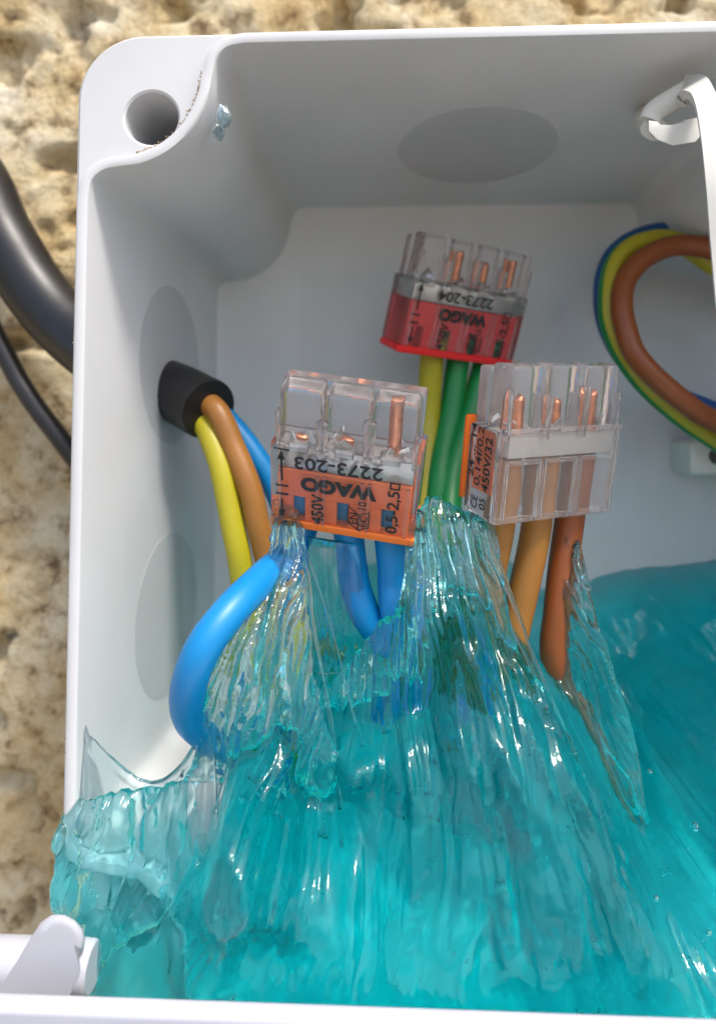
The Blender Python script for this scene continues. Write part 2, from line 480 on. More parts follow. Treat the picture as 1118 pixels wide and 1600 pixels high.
# mounting boss on the floor at the right
bc = P(1128, 716, 97)
bm = bmesh.new()
add_box(bm, (bc.x - 3.4, -7, bc.z - 2.4), (bc.x + 5, 0.5, bc.z + 2.4), 0.8, 3)
boss = link('mounting_boss', bm_mesh('boss', bm, M['strap']), box)
v, f = tube_data([(bc.x + 0.2, -7.15, bc.z + 0.2), (bc.x + 0.2, -6, bc.z + 0.2)], 1.15, 4, 20)
link('screw_hole_shade', mesh_from('screw_hole_shade', v, f, M['hole_shade']), boss)  # dark plug on the boss; the hole's shade is put into its colour

# hinge post with its cross pin at the lower left corner
hp0 = P(52, 1625, 61)
outl = [(-75, 1680), (88, 1680), (93, 1600), (97, 1540), (112, 1508), (131, 1484), (134, 1468), (130, 1452), (118, 1437), (99, 1428), (80, 1429), (64, 1440), (50, 1462), (25, 1505), (-5, 1550), (-40, 1610)]
bm = bmesh.new()
fr_ = [bm.verts.new(P(x, y, 59.5)) for x, y in outl]
bk_ = [bm.verts.new(P(x * 0.985, y + 4, 63.5)) for x, y in outl]
bm.faces.new(fr_); bm.faces.new(bk_[::-1])
for i in range(len(outl)): bm.faces.new((fr_[i], bk_[i], bk_[(i + 1) % len(outl)], fr_[(i + 1) % len(outl)]))
bmesh.ops.bevel(bm, geom=[e for e in bm.edges if abs(e.verts[0].co.y - e.verts[1].co.y) < 0.1], offset=0.9, segments=4, profile=0.55, affect='EDGES')
post = link('hinge_post', bm_mesh('hinge_post', bm, M['lid'], True, 35), box)
pa, pb = P(-40, 1504, 61.6), P(147, 1511, 61.6)
pin = np.array([pa.lerp(pb, t) for t in (0, 0.01, 0.02, 0.3, 0.7, 0.965, 0.985, 1.0)])
v, f = tube_data(pin, 2.05, raw=True, sides=32)
n_ = len(pin)
for ri, s in ((0, 0.86), (1, 0.96), (n_ - 2, 0.97), (n_ - 1, 0.90)):
    for k in range(32): v[ri * 32 + k] = pin[ri] + (v[ri * 32 + k] - pin[ri]) * s
link('hinge_pin', mesh_from('hinge_pin', v, f, M['lid'], True, 35), post)

# lid, swung down on its hinge: plate with a raised rim
LW, LL = 43.0, 90.0
lid_o = P(604, 1604, 53.5)
bm = bmesh.new()
add_box(bm, (-LW, -LL, -9.0), (LW, 1.2, -7.2), 0.5, 2)
for lo, hi in (((-LW, 0, -7.4), (LW, 1.5, 0)), ((-LW, -LL, -7.4), (LW, -LL + 1.5, 0)), ((-LW, -LL + 1.55, -7.4), (-LW + 1.5, -0.05, 0)), ((LW - 1.5, -LL + 1.55, -7.4), (LW, -0.05, 0))):
    add_box(bm, lo, hi, 0.35, 3)
Mx = Matrix.Translation((BX - 2, lid_o.y, lid_o.z)) @ Matrix.Rotation(R(14), 4, 'X') @ Matrix.Rotation(R(0.2), 4, 'Y')
bmesh.ops.transform(bm, matrix=Mx, verts=bm.verts)
link('lid', bm_mesh('lid', bm, M['lid'], True, 40), box)
# hinge arm from post to lid
v, f = tube_data([hp0, hp0 + Vector((0.5, -1.5, -4)), Vector((hp0.x + 1, lid_o.y - 2, lid_o.z - 8))], 2.4, 20, 16, flat=0.7)
link('hinge_arm', mesh_from('hinge_arm', v, f, M['lid']), box)

# brown dirt caught along the lip of the upper left corner and of the left rim
rgd = random.Random(5); bm = bmesh.new()
og = offset_prof(PROF, LIP + 0.12)
for i, p in enumerate(og):
    on_corner = 12 <= i <= 30
    on_left = p[0] < -HW and (p[1] > 0 or p[1] < -8) and rgd.random() < 0.5
    if not (on_corner or on_left): continue
    q = og[(i + 1) % len(og)]
    for j in range(12 if on_corner else 8):
        t = rgd.random(); r_ = rgd.uniform(0.03, 0.08)
        bmesh.ops.create_icosphere(bm, subdivisions=1, radius=r_, matrix=Matrix.Translation((BX + p[0] + (q[0] - p[0]) * t + rgd.uniform(-.1, .1), -DEEP + rgd.uniform(0.1, 0.9), BZ + p[1] + (q[1] - p[1]) * t + rgd.uniform(-.1, .1))) @ Matrix.Diagonal((rgd.uniform(.7, 2), 1, rgd.uniform(.7, 2), 1)))
link('dirt', bm_mesh('dirt', bm, M['dirt'], True, 60), box, kind='stuff')

# ------------------------------------------------------------------ ivory strap hooked at the upper right
strap = empty('retaining_strap', P(1045, 200, 76), 'ivory plastic strap hooked into a clip under the box top edge', 'strap')
sp = [P(1070, 143, 70.5), P(1080, 138, 69.5), P(1091, 141, 67.5), P(1103, 165, 65.5), P(1112, 215, 64), P(1120, 290, 63), P(1128, 390, 63), P(1142, 520, 63), P(1175, 640, 63), P(1240, 770, 63.5), P(1350, 880, 64.5), P(1490, 930, 66)]
c = catmull(sp, 150)
tan = np.gradient(c, axis=0); tan /= np.linalg.norm(tan, axis=1)[:, None]
v = []; f = []
for i in range(len(c)):
    k_ = min(1, max(0, (i / 149 - 0.04) / 0.18))
    wdir = np.array([0.35, -1.0, 0.1]) * (1 - k_) + np.array([0.85, -0.3, 0.12]) * k_
    w = wdir - tan[i] * (wdir @ tan[i]); w /= np.linalg.norm(w); nn = np.cross(tan[i], w)
    hw_ = 1.5 * (1 - k_) + 0.95 * k_
    for a, t in ((-1, -0.5), (1, -0.5), (1, 0.5), (-1, 0.5)): v.append(c[i] + w * a * hw_ + nn * t)
    if i:
        for k in range(4): f.append((i * 4 - 4 + k, i * 4 - 4 + (k + 1) % 4, i * 4 + (k + 1) % 4, i * 4 + k))
f += [(3, 2, 1, 0), tuple(range(len(v) - 4, len(v)))]
link('band', mesh_from('band', v, f, M['strap'], True, 40), strap)
v, f = tube_data([P(1014, 190, 72), P(1022, 174, 72), P(1046, 158, 71.5), P(1078, 140, 70.5)], 1.15, 30, 16, flat=0.55)
link('arm', mesh_from('arm', v, f, M['strap'], True, 50), strap)
cl_ = [(1012, 188), (1026, 190), (1034, 199), (1050, 199), (1068, 187), (1098, 182), (1101, 204), (1086, 222), (1050, 228), (1026, 219), (1012, 205)]
bm = bmesh.new()
fr_ = [bm.verts.new(P(x, y, 69)) for x, y in cl_]; bk_ = [bm.verts.new(P(x, y, 72.5)) for x, y in cl_]
bm.faces.new(fr_); bm.faces.new(bk_[::-1])
for i in range(len(cl_)): bm.faces.new((fr_[i], bk_[i], bk_[(i + 1) % len(cl_)], fr_[(i + 1) % len(cl_)]))
bmesh.ops.bevel(bm, geom=[e for e in bm.edges if abs(e.verts[0].co.y - e.verts[1].co.y) < 0.1], offset=0.25, segments=2, profile=0.6, affect='EDGES')
link('clip', bm_mesh('clip', bm, M['strap']), strap)
v, f = tube_data([P(1022, 203, 72.5), P(1012, 188, 77), P(1022, 158, 85)], 1.5, 24, 14, flat=0.7)
link('anchor', mesh_from('anchor', v, f, M['strap'], True, 50), strap)

# ------------------------------------------------------------------ cables on the wall
cab = empty('power_cable', P(110, 510, 104), 'thick black cable entering the left side of the box, stripped to three wires', 'cable')
sh = [P(-120, 160, 100), P(-40, 275, 100), P(5, 370, 100), P(50, 445, 100), P(105, 512, 99), P(165, 560, 96), P(225, 590, 92), P(285, 618, 87), P(326, 641, 83.5)]
link('sheath', tube('sheath', sh, lambda t: 4.6 if t < .5 else 4.6 - 0.8 * min(1, (t - .5) / .3) - (0.12 if t > .99 else 0), M['rubber'], 90, 28), cab)
hl = P(330, 643, 83)
link('wire', tube('wire', [P(285, 650, 87), P(318, 664, 84), P(342, 720, 82.5), P(360, 800, 82), P(374, 880, 82), P(392, 990, 84), P(420, 1100, 88)], 1.43, M['yellow'], 50), cab, 'yellow-green wire coming out of the black sheath').name = 'wire'
link('wire', tube('wire', [P(300, 622, 86), P(335, 640, 83), P(365, 700, 82.5), P(388, 760, 82), P(405, 830, 82), P(430, 920, 83), P(470, 1010, 85), P(530, 1040, 86)], 1.43, M['tan'], 50), cab, 'light brown wire coming out of the black sheath')
link('wire', tube('wire', [P(310, 615, 88), P(345, 645, 86.5), P(390, 700, 86), P(425, 755, 86), P(455, 830, 86), P(480, 920, 86), P(486, 1000, 87), P(490, 1080, 88)], 1.43, M['blue'], 50), cab, 'blue wire coming out of the black sheath')
link('thin_cable', tube('thin_cable', [P(-90, 300, 101), P(-30, 470, 101), P(20, 575, 101), P(60, 640, 101), P(108, 705, 101), P(160, 765, 102.5), P(240, 830, 106)], 1.43, M['cable'], 60, 20), None,
     'thin black cable running down the stone wall behind the box edge', 'cable')

# ------------------------------------------------------------------ push-in connectors
def text_mesh(s, size, bold=0.0):
    cu = bpy.data.curves.new('lettering', 'FONT')
    cu.body = s; cu.size = size; cu.align_x = 'CENTER'; cu.align_y = 'CENTER'; cu.offset = bold; cu.extrude = 0.012
    cu.resolution_u = 3
    o = bpy.data.objects.new('lettering', cu)
    COL.objects.link(o)
    me = bpy.data.meshes.new_from_object(o)
    bpy.data.objects.remove(o); bpy.data.curves.remove(cu)
    v = np.array([x.co[:] for x in me.vertices]); f = [tuple(p.vertices) for p in me.polygons]
    bpy.data.meshes.remove(me)
    return v, f
class Ink:
    def __init__(s): s.v = []; s.f = []
    def add(s, v, f):
        o = len(s.v); s.v += [tuple(p) for p in v]; s.f += [tuple(i + o for i in q) for q in f]
    def text(s, txt, x, z, h, length, rot, y, bold=0.0, axis='front'):
        v, f = text_mesh(txt, 1.0, bold)
        lo, hi = v.min(0), v.max(0); cen = (lo + hi) / 2
        v = v - cen
        v[:, 0] *= length / (hi[0] - lo[0]); v[:, 1] *= h / (hi[1] - lo[1])
        a = R(rot); ca, sa = math.cos(a), math.sin(a)
        u = v[:, 0] * ca - v[:, 1] * sa; w = v[:, 0] * sa + v[:, 1] * ca
        if axis == 'front': p = np.stack([x + u, y - v[:, 2], z + w], -1)
        else: p = np.stack([y - v[:, 2], x - u, z + w], -1)      # on the left side face
        s.add(p, f)
    def bar(s, pts, w, y):
        for (x0, z0), (x1, z1) in zip(pts, pts[1:]):
            d = Vector((x1 - x0, z1 - z0)); d.normalize(); n = Vector((-d.y, d.x)) * w / 2; e = d * w / 2
            q = [(x0 - e.x + n.x, z0 - e.y + n.y), (x0 - e.x - n.x, z0 - e.y - n.y), (x1 + e.x - n.x, z1 + e.y - n.y), (x1 + e.x + n.x, z1 + e.y + n.y)]
            s.add([(a, y - 0.012, c) for a, c in q] + [(a, y + 0.012, c) for a, c in q], [(0, 1, 2, 3), (7, 6, 5, 4), (0, 4, 5, 1), (1, 5, 6, 2), (2, 6, 7, 3), (3, 7, 4, 0)])
    def tri(s, pts, y):
        s.add([(a, y - 0.012, c) for a, c in pts] + [(a, y + 0.012, c) for a, c in pts], [(0, 1, 2), (5, 4, 3), (0, 3, 4, 1), (1, 4, 5, 2), (2, 5, 3, 0)])
    def mesh(s): return mesh_from('lettering', s.v, s.f, M['ink'], False)

def connector(n, W, pose, plastic, label, code, back_view=False, copper_h=None, k=0.92):
    rot, loc = pose
    loc = (loc[0] * k, (loc[1] + CAM_D) * k - CAM_D, loc[2] * k)
    e = empty('wire_connector', loc, label, 'connector', 'push-in wire connectors in the box', [R(a) for a in rot])
    e.scale = (k, k, k)
    H, T = (17.4 if back_view else 16.5), 3.0
    hw = W / 2
    pitch = (W - 1.4) / n
    xs = [-hw + 0.7 + pitch * (i + 0.5) for i in range(n)]
    def part(name, me, **kw): return link(name, me, e, parent_inv=False, **kw)
    # clear housing: lower body, stepped-in upper chambers with valleys between them
    bm = bmesh.new()
    if back_view:
        add_box(bm, (-hw, -T, 0.5), (hw, -T + 0.75, 10.4), 0.3, 3)
        add_box(bm, (-hw + 0.1, T - 0.75, 0.5), (hw - 0.1, T, 10.4), 0.3, 3)
        for sx_ in (-1, 1):
            add_box(bm, (sx_ * (hw - 0.4) - 0.38, -T + 0.8, 0.55), (sx_ * (hw - 0.4) + 0.38, T - 0.8, 10.35), 0.15, 2)
        for x in xs[:-1]:
            add_box(bm, (x + pitch / 2 - 0.22, -T + 0.8, 0.55), (x + pitch / 2 + 0.22, T - 0.8, 7.4), 0.1, 1)
        add_box(bm, (-hw + 0.1, -T + 0.8, 0.5), (hw - 0.1, -T + 1.2, 1.0), 0.1, 1)
    else:
        add_box(bm, (-hw, -T, 0.9), (hw, T, 10.4), 0.5, 3)
    add_box(bm, (-hw + 0.45, 0.6, 10.0), (hw - 0.45, T - 0.25, H - 0.5), 0.45, 3)
    for x in xs:
        add_box(bm, (x - pitch / 2 + 0.12, -T + 0.2, 10.0), (x + pitch / 2 - 0.12, 1.2, H), 0.5, 3, taper=(0.94, 0.9))
    for x in xs[:-1]:
        add_box(bm, (x + pitch / 2 - 0.2, -T + 0.9, 10.0), (x + pitch / 2 + 0.2, 1.4, H - 1.6), 0.12, 1)
    for q_ in range(n + 1):                     # tapered ribs on the upper front
        xb = -hw + 0.7 + pitch * q_
        w_ = 0.42 if 0 < q_ < n else 0.3
        add_box(bm, (xb - w_ + (0.3 if q_ == 0 else 0), -T - 0.12, 9.6), (xb + w_ - (0.3 if q_ == n else 0), -T + 1.1, H - 2.2 - (q_ % 2) * 0.8), 0.2, 2, taper=(1.5, 1.0))
    part('housing', bm_mesh('housing', bm, M['clear'], True, 30))
    # raised frames of the wire chambers
    for x in xs:
        bm = bmesh.new()
        for s in (-1, 1):
            add_box(bm, (x + s * (pitch / 2 - 0.35) - 0.17, -T - 0.16, 1.0), (x + s * (pitch / 2 - 0.35) + 0.17, -T + 0.3, 7.2), 0.12, 2)
        if back_view:
            add_box(bm, (x - pitch / 2 + 0.2, -T - 0.16, 7.0), (x + pitch / 2 - 0.2, -T + 0.3, 7.5), 0.14, 2)
        part('chamber_frame', bm_mesh('chamber_frame', bm, M['clear'], True, 30))
    bm = bmesh.new()
    if back_view:
        add_box(bm, (-hw + 0.15, -T - 0.3, 10.3), (hw - 0.15, -T + 0.5, 10.9), 0.2, 3)
        part('ridge', bm_mesh('ridge', bm, M['clear'], True, 30))
        bm = bmesh.new()
    # coloured cover at the wire end with the insert behind it
    if back_view:
        add_box(bm, (-hw - 0.3, T + 0.05, 1.6), (-hw + 1.2, T + 0.7, 11.2), 0.4, 2)
        add_box(bm, (-hw + 0.82, -1.3, 3.2), (-hw + 1.05, T - 0.8, 10.2), 0.1, 1)
    else:
        add_box(bm, (-hw - 0.05, -T - 0.08, -0.05), (hw + 0.05, T + 0.05, 0.98), 0.3, 3)
        add_box(bm, (-hw + 0.9, -2.35, 3.9), (hw - 0.75, -1.75, 7.3), 0.12, 1)
        cuts = [-hw + 0.9] + [q for x in xs for q in (x - 0.62, x + 0.62)] + [hw - 0.75]
        for i in range(0, len(cuts), 2):
            add_box(bm, (cuts[i], -2.35, 0.9), (cuts[i + 1], -1.75, 3.95), 0.08, 1)
        add_box(bm, (-hw + 0.9, 2.0, 0.8), (hw - 0.75, 2.4, 7.3), 0.1, 1)
    part('cover', bm_mesh('cover', bm, M[plastic], True, 30))
    bm = bmesh.new()
    if back_view:
        add_box(bm, (-hw + 1.3, -2.5, 7.6), (hw - 0.8, 1.6, 10.3), 0.25, 2)
    else:
        add_box(bm, (-hw + 0.8, -2.3, 7.4), (hw - 0.7, 1.6, 9.9), 0.25, 2)
        for x in xs:
            add_box(bm, (x - 1.2, -2.4, 9.3), (x + 1.0, -0.3, 10.4), 0.25, 1)
    part('clamp', bm_mesh('clamp', bm, M['pale_metal' if back_view else 'metal'], True, 30))
    for i, x in enumerate(xs):
        ch = (copper_h or [14.6, 14.2, 15.2, 14.8])[i]
        if ch <= 0: continue
        v, f = tube_data([(x, 0.0, 4.0), (x + 0.05, -0.4, 9), (x - 0.05, -0.5, ch - 0.4), (x, -0.5, ch)], lambda t: 0.66 - 0.15 * (t > 0.97), 24, 14)
        part('conductor_tip', mesh_from('conductor_tip', v, f, M['copper'], True, 50))
    rgc = random.Random(n + int(W * 10))
    for x in xs:
        bm = bmesh.new()
        for j in range(4):
            mt_ = Matrix.Translation((x + rgc.uniform(-1.2, 1.2), rgc.uniform(-1.8, 0.6), 10.6 + rgc.uniform(-0.3, 0.9))) @ Euler([rgc.uniform(-1, 1) for _ in range(3)]).to_matrix().to_4x4()
            add_box(bm, (-0.75, -0.1, -0.35), (0.75, 0.1, 0.35), 0.06, 1, mt_)
        part('clamp_spring', bm_mesh('clamp_spring', bm, M['metal'], True, 30))
    ink = Ink()
    yf = -T - 0.045
    if not back_view:
        kx = W / 14.0
        ink.text(code, -0.5 * kx, 8.6, 1.55, 9.0, 180, yf, 0.02)
        ink.text('WAGO', -0.4 * kx, 6.05, 1.8, 7.9, 180, yf, 0.06)
        ink.text('450V', -2.35 * kx, 3.0, 1.35, 3.9, 90, yf, 0.02)
        ink.text('0,5-2,5', 4.85 * kx, 4.1, 1.45, 5.5, 90, yf, 0.02)
        ink.bar([(4.4 * kx, 7.1), (5.2 * kx, 7.1), (5.2 * kx, 7.8), (4.4 * kx, 7.8), (4.4 * kx, 7.1)], 0.17, yf)
        ax = -5.85 * kx
        ink.bar([(ax - 0.65, 10.0), (ax + 0.75, 9.95)], 0.2, yf)
        ink.bar([(ax, 9.0), (ax + 0.05, 6.2)], 0.24, yf)
        ink.tri([(ax - 0.42, 8.7), (ax + 0.42, 8.7), (ax, 9.9)], yf)
        ink.text('11', ax + 0.05, 4.9, 1.3, 1.35, 90, yf, 0.012)
        ink.bar([(ax, 3.6), (ax, 2.2)], 0.22, yf); ink.tri([(ax + 0.4, 2.3), (ax - 0.4, 2.3), (ax, 1.2)], yf)
        # approval mark: open box drawn in perspective, letters on its two sides
        x0 = 1.6 * kx
        ink.bar([(x0 - 1.1, 2.0), (x0, 1.1), (x0 + 1.1, 1.6), (x0 + 1.1, 3.6), (x0, 3.1), (x0, 1.1)], 0.13, yf)
        ink.bar([(x0 - 1.1, 2.0), (x0 - 1.1, 4.1), (x0, 3.1)], 0.13, yf)
        ink.text('EN', x0 - 0.55, 2.55, 0.85, 1.5, 90, yf, 0.012); ink.text('EC', x0 + 0.55, 2.35, 0.85, 1.4, 90, yf, 0.012)
        ink.text('10', x0 + 0.35, 4.4, 0.9, 1.0, 90, yf, 0.012)
    else:
        ys = -hw - 0.045
        ink.text('24 ... 14', 1.9, 7.6, 1.0, 6.0, 90, ys, 0.012, 'side')
        ink.text('0,14f/0,2', 0.55, 7.2, 1.25, 6.6, 90, ys, 0.012, 'side')
        ink.text('450V/32', -0.95, 6.6, 1.25, 6.0, 90, ys, 0.02, 'side')
        ink.text('05', -0.7, 2.2, 1.1, 1.3, 90, ys, 0.012, 'side'); ink.text('CE', 0.8, 2.0, 1.2, 1.4, 90, ys, 0.012, 'side')
    part('lettering', ink.mesh())
    mw = Matrix.LocRotScale(Vector(loc), Euler([R(a) for a in rot]), Vector((k, k, k)))
    return e, xs, mw
con_o, xo, mo = connector(3, 15.3, ((33, 8.1, -5.3), (-4.4, -29.4, -8.9)), 'orange', 'clear connector with orange base and black print, nearest the camera on three blue wires', '2273-203', False, [10.8, 11.2, 15.4])
con_c, xc, mc = connector(3, 16.2, ((14.0, -2.8, 26.5), (17.0, -25.24, -8.95)), 'orange', 'clear connector seen from its bare side, holding three brown wires', '2273-203', True, [13.6, 13.2, 13.9])
con_r, xr, mr = connector(4, 19.4, ((19.0, 4.2, 26.9), (8.81, -3.23, 11.77)), 'red', 'clear connector with red base, farthest back on yellow and green wires', '2273-204', False, [0, 14.6, 13.6, 14.9])

# ------------------------------------------------------------------ single wires
def wire(name, mw, x, zin, pts, rad, m, label, cat='wire', n=60, y=0.0, idx=None, twist=0.0):
    st = [mw @ Vector((x, y, zin)), mw @ Vector((x, y, 2.0)), mw @ Vector((x, y, -1.0))] if mw is not None else []
    link(name, tube(name, st + pts, rad, m, n, 20, twist, idx), None, label, cat, 'wires in the box')
wire('blue_wire', mo, xo[0], 6, [P(457, 862, 71), P(412, 900, 67), P(362, 950, 62), P(318, 1012, 60), P(294, 1072, 61), P(297, 1120, 64.5), P(332, 1152, 69), P(390, 1175, 74)], 1.58, M['blue'], 'blue wire bowed far out to the left under the orange-based connector', y=0.4)
wire('blue_wire', mo, xo[1], 6, [P(552, 905, 72), P(571, 960, 72), P(606, 1006, 73), P(650, 1060, 76), P(670, 1130, 80)], 1.55, M['blue'], 'middle blue wire under the orange-based connector, bending right into the gel', y=0.4)
wire('blue_wire', mo, xo[2], 6, [P(612, 905, 71.5), P(617, 960, 71), P(626, 1040, 72), P(640, 1130, 75)], 1.55, M['blue'], 'straight blue wire under the right end of the orange-based connector', y=0.4)
wire('tan_wire', mc, xc[0], 7, [P(758, 930, 74), P(738, 1010, 76), P(730, 1090, 79)], 1.58, M['tan'], 'light tan wire under the left end of the bare clear connector')
wire('tan_wire', mc, xc[1], 7, [P(815, 935, 75), P(797, 1010, 75.5), P(780, 1090, 78)], 1.58, M['tan'], 'light tan wire in the middle of the bare clear connector')
wire('brown_wire', mc, xc[2], 7, [P(870, 950, 76), P(866, 1020, 76), P(880, 1090, 77), P(915, 1190, 77), P(955, 1270, 78)], 1.58, M['brown'], 'reddish brown wire under the right end of the bare clear connector')
wire('earth_wire', mr, xr[1], 3, [P(669, 660, 95), P(665, 740, 93), P(662, 830, 91), P(668, 930, 90)], 1.6, [M['yellow'], M['green']], 'yellow-sided earth wire under the left of the red-based connector', idx=lambda a: 1 if 0.2 < a < 0.45 else 0)
wire('earth_wire', mr, xr[2], 3, [P(700, 660, 95), P(687, 740, 92), P(682, 830, 90), P(690, 930, 89)], 1.6, [M['green'], M['yellow']], 'green-sided earth wire under the middle of the red-based connector', idx=lambda a: 1 if 0.55 < a < 0.8 else 0)
wire('earth_wire', mr, xr[3], 3, [P(726, 670, 95), P(706, 750, 92), P(700, 830, 89), P(708, 930, 88)], 1.6, [M['green'], M['yellow']], 'dark green earth wire half hidden behind the bare clear connector', idx=lambda a: 1 if 0.6 < a < 0.75 else 0)
# loop at the right: three wires side by side, one behind the other
def loop_pts(l, D): return [P(x, y, D + 2.0 * math.sin(i * 0.55)) for i, (x, y) in enumerate(l)]
lb = [(1260, 450), (1175, 408), (1118, 391), (1060, 383), (1012, 397), (981, 430), (971, 470), (977, 515), (996, 558), (1035, 602), (1080, 636), (1118, 659), (1200, 705), (1280, 760)]
le = [(1220, 480), (1160, 446), (1112, 412), (1070, 384), (1030, 374), (988, 385), (960, 415), (949, 465), (956, 515), (977, 562), (1015, 609), (1062, 650), (1120, 691), (1200, 745), (1290, 800)]
ln = [(1200, 450), (1140, 405), (1090, 373), (1036, 362), (985, 376), (953, 408), (941, 455), (951, 518), (988, 575), (1045, 614), (1120, 645), (1210, 690), (1290, 730)]
link('brown_wire', tube('brown_wire', loop_pts(lb, 91), 1.4, M['brown'], 90, 22), None, 'brown wire, front one of the loop at the right edge', 'wire', 'wires in the box')
link('earth_wire', tube('earth_wire', loop_pts(le, 94.5), 1.4, [M['yellow'], M['green']], 90, 22, 0.2, lambda a: 1 if 0.16 < a < 0.5 else 0), None, 'yellow and green striped wire, middle one of the loop at the right edge', 'wire', 'wires in the box')
link('blue_wire', tube('blue_wire', loop_pts(ln, 98), 1.4, M['blue_shaded'], 90, 22), None, 'blue wire with shade in its colour, rearmost of the loop at the right edge', 'wire', 'wires in the box')

# ------------------------------------------------------------------ gel
gel = empty('potting_gel', (BX, 0, BZ - HH + 0.5), 'turquoise transparent gel filling the box and stretching up to the connectors', 'gel')
ctl = []
rows = {
    1680: [(60, 66), (150, 63), (400, 56.5), (700, 55.5), (1000, 57), (1118, 58), (1300, 63), (1500, 66)],
    1560: [(80, 66), (150, 64.5), (300, 61), (400, 58), (700, 56.5), (1000, 58.5), (1118, 60), (1300, 65), (1500, 68)],
    1450: [(80, 66), (150, 65), (300, 62.5), (400, 60), (500, 58.5), (700, 57.5), (900, 58), (1000, 60.5), (1118, 63), (1300, 68), (1500, 70)],
    1320: [(80, 67), (150, 67), (250, 66.5), (330, 63), (450, 60), (600, 60), (750, 59), (880, 59.5), (950, 62.5), (1020, 71), (1118, 72), (1300, 74), (1500, 74)],
    1210: [(350, 66), (400, 62), (450, 61), (520, 61), (580, 63), (650, 60), (750, 59), (850, 60.5), (910, 65), (960, 78), (1030, 83), (1118, 81), (1300, 80), (1500, 80)],
    1110: [(380, 73), (440, 66), (500, 66.5), (550, 69), (600, 66), (680, 62), (760, 61.5), (830, 63.5), (880, 70), (930, 86), (1050, 88), (1118, 86), (1300, 84), (1500, 84)],
    1010: [(530, 98), (580, 76), (630, 67), (690, 64), (760, 65), (810, 72), (860, 86), (930, 98), (1000, 98), (1118, 94), (1300, 90), (1500, 90)],
    910: [(560, 118), (620, 98), (670, 74), (710, 71), (750, 76), (800, 98), (850, 108), (940, 104), (1020, 104), (1118, 99), (1300, 97), (1500, 97)],
    840: [(600, 122), (690, 96), (720, 96), (800, 118), (920, 118), (1020, 117), (1118, 114), (1300, 112), (1500, 112)],
    700: [(600, 126), (900, 126), (1300, 124)],
}
# the hollow at the left: x, z and surface y in mm
for x_, col in ((-30, ((0, 14), (-16, 8), (-24, -12), (-30, -36), (-36, -39.5), (-42, -41))), (-27.5, ((6, 16), (-10, 14), (-24, 14), (-32, 10), (-35.5, -22), (-39, -36), (-44, -39))),
                (-24, ((6, 16), (-10, 14), (-24, 14), (-34, 14), (-37.5, 0), (-40, -33), (-45, -39))), (-20, ((6, 16), (-10, 14), (-24, 14), (-33, 12), (-36, 0), (-38.5, -33), (-43, -40))),
                (-16, ((6, 16), (-10, 14), (-22, 14), (-29, 8), (-32, -10), (-35, -36))), (-12, ((6, 16), (-8, 14), (-17, 12), (-22, 2), (-26, -20))), (-7, ((6, 16), (-8, 14), (-16, 6), (-20, -14)))):
    for z_, y_ in col: ctl.append(Vector((x_, y_, z_)))
for y, l in rows.items():
    for x, D in l: ctl.append(P(x, y, D))
ctl = np.array([tuple(c) for c in ctl])
q = ctl[:, [0, 2]]
def tps(r): return np.where(r > 1e-9, r * r * np.log(r + 1e-12), 0)
K = tps(np.linalg.norm(q[:, None] - q[None], axis=2)) + np.eye(len(q)) * 3.0
A = np.block([[K, np.c_[np.ones(len(q)), q]], [np.c_[np.ones(len(q)), q].T, np.zeros((3, 3))]])
wts = np.linalg.solve(A, np.r_[ctl[:, 1], 0, 0, 0])
gx = np.linspace(BX - HW - 1.25, BX + HW + 0.6, 480)
gz = np.linspace(BZ - HH - 0.6, 6.0, 330)
X, Z = np.meshgrid(gx, gz)
Y = np.zeros_like(X)
for (cx_, cz_), w in zip(q, wts): Y += w * tps(np.hypot(X - cx_, Z - cz_))
Y += wts[-3] + wts[-2] * X + wts[-1] * Z
# folds drawn out towards the connectors: noise stretched along lines that fan out from above
ax_, az_ = 1.5, 14.0
fan = (X - ax_) / (az_ - Z + 6)
low = np.clip((-31 - Z) / 13, 0, 1)          # 0 near the strands, 1 in the still lower part
amp = 1.0 - 0.3 * low
warp = 0.9 * fbm(X / 6, Z / 11, 2, 3)
st = ridged(fan * 10 + warp, Z / 24, 1, 3, 0.42) - 0.5
st2 = fbm(fan * 38 + warp * 2, Z / 20, 3, 3, 0.5) - 0.5
lump = fbm(X / 7, Z / 7, 5, 4, 0.5) - 0.5
rgt = np.clip((X - 19 - 0.25 * (-Z - 20)) / 7, 0, 1)      # the mound at the right was never drawn out
amp = amp * (1 - 0.72 * rgt)
Y = Y - rgt * ((fbm(X / 9 + 4, Z / 10, 7, 4, 0.55) - 0.5) * 9.0 + (ridged(X / 5 + Z / 14, Z / 8, 2, 2) - 0.5) * 1.6)
Y = Y - amp * (st * 4.4 + st2 * 2.4) - lump * (1.5 + 0.5 * low) - (fbm(X / 2.4, Z / 5.0, 6, 2) - 0.5) * 0.6
YB = 1.1
# free edge of the gel round the hollow at the left
zl = np.interp(X, [-30.5, -29.5, -28.2, -26, -24, -20, -16, -12, -9, -6], [-29, -33, -42, -46, -46, -45, -38, -24, -17, 20]) + (fbm(X / 2.0, 0 * X, 3, 2) - 0.5) * 1.2
tt = np.clip((Z - zl) / 1.6, 0, 1)
Y = Y + (0.9 - Y) * tt * tt * (3 - 2 * tt)
Y = np.minimum(Y, 0.7)
Y = np.maximum(Y, -DEEP - 2.2 - 0.55 * np.clip(X - (BX - HW - 1), 0, 40))   # flattens out over the left rim
Y = np.maximum(Y, -DEEP - 8.0 - 2.0 * np.clip(Z - (BZ - HH), 0, 30))        # and over the lower rim
r_, c_ = X.shape
verts = np.stack([X, Y, Z], -1).reshape(-1, 3)
I = np.arange(r_ * c_).reshape(r_, c_)
faces = np.stack([I[:-1, :-1], I[:-1, 1:], I[1:, 1:], I[1:, :-1]], -1).reshape(-1, 4).tolist()
bk = len(verts)
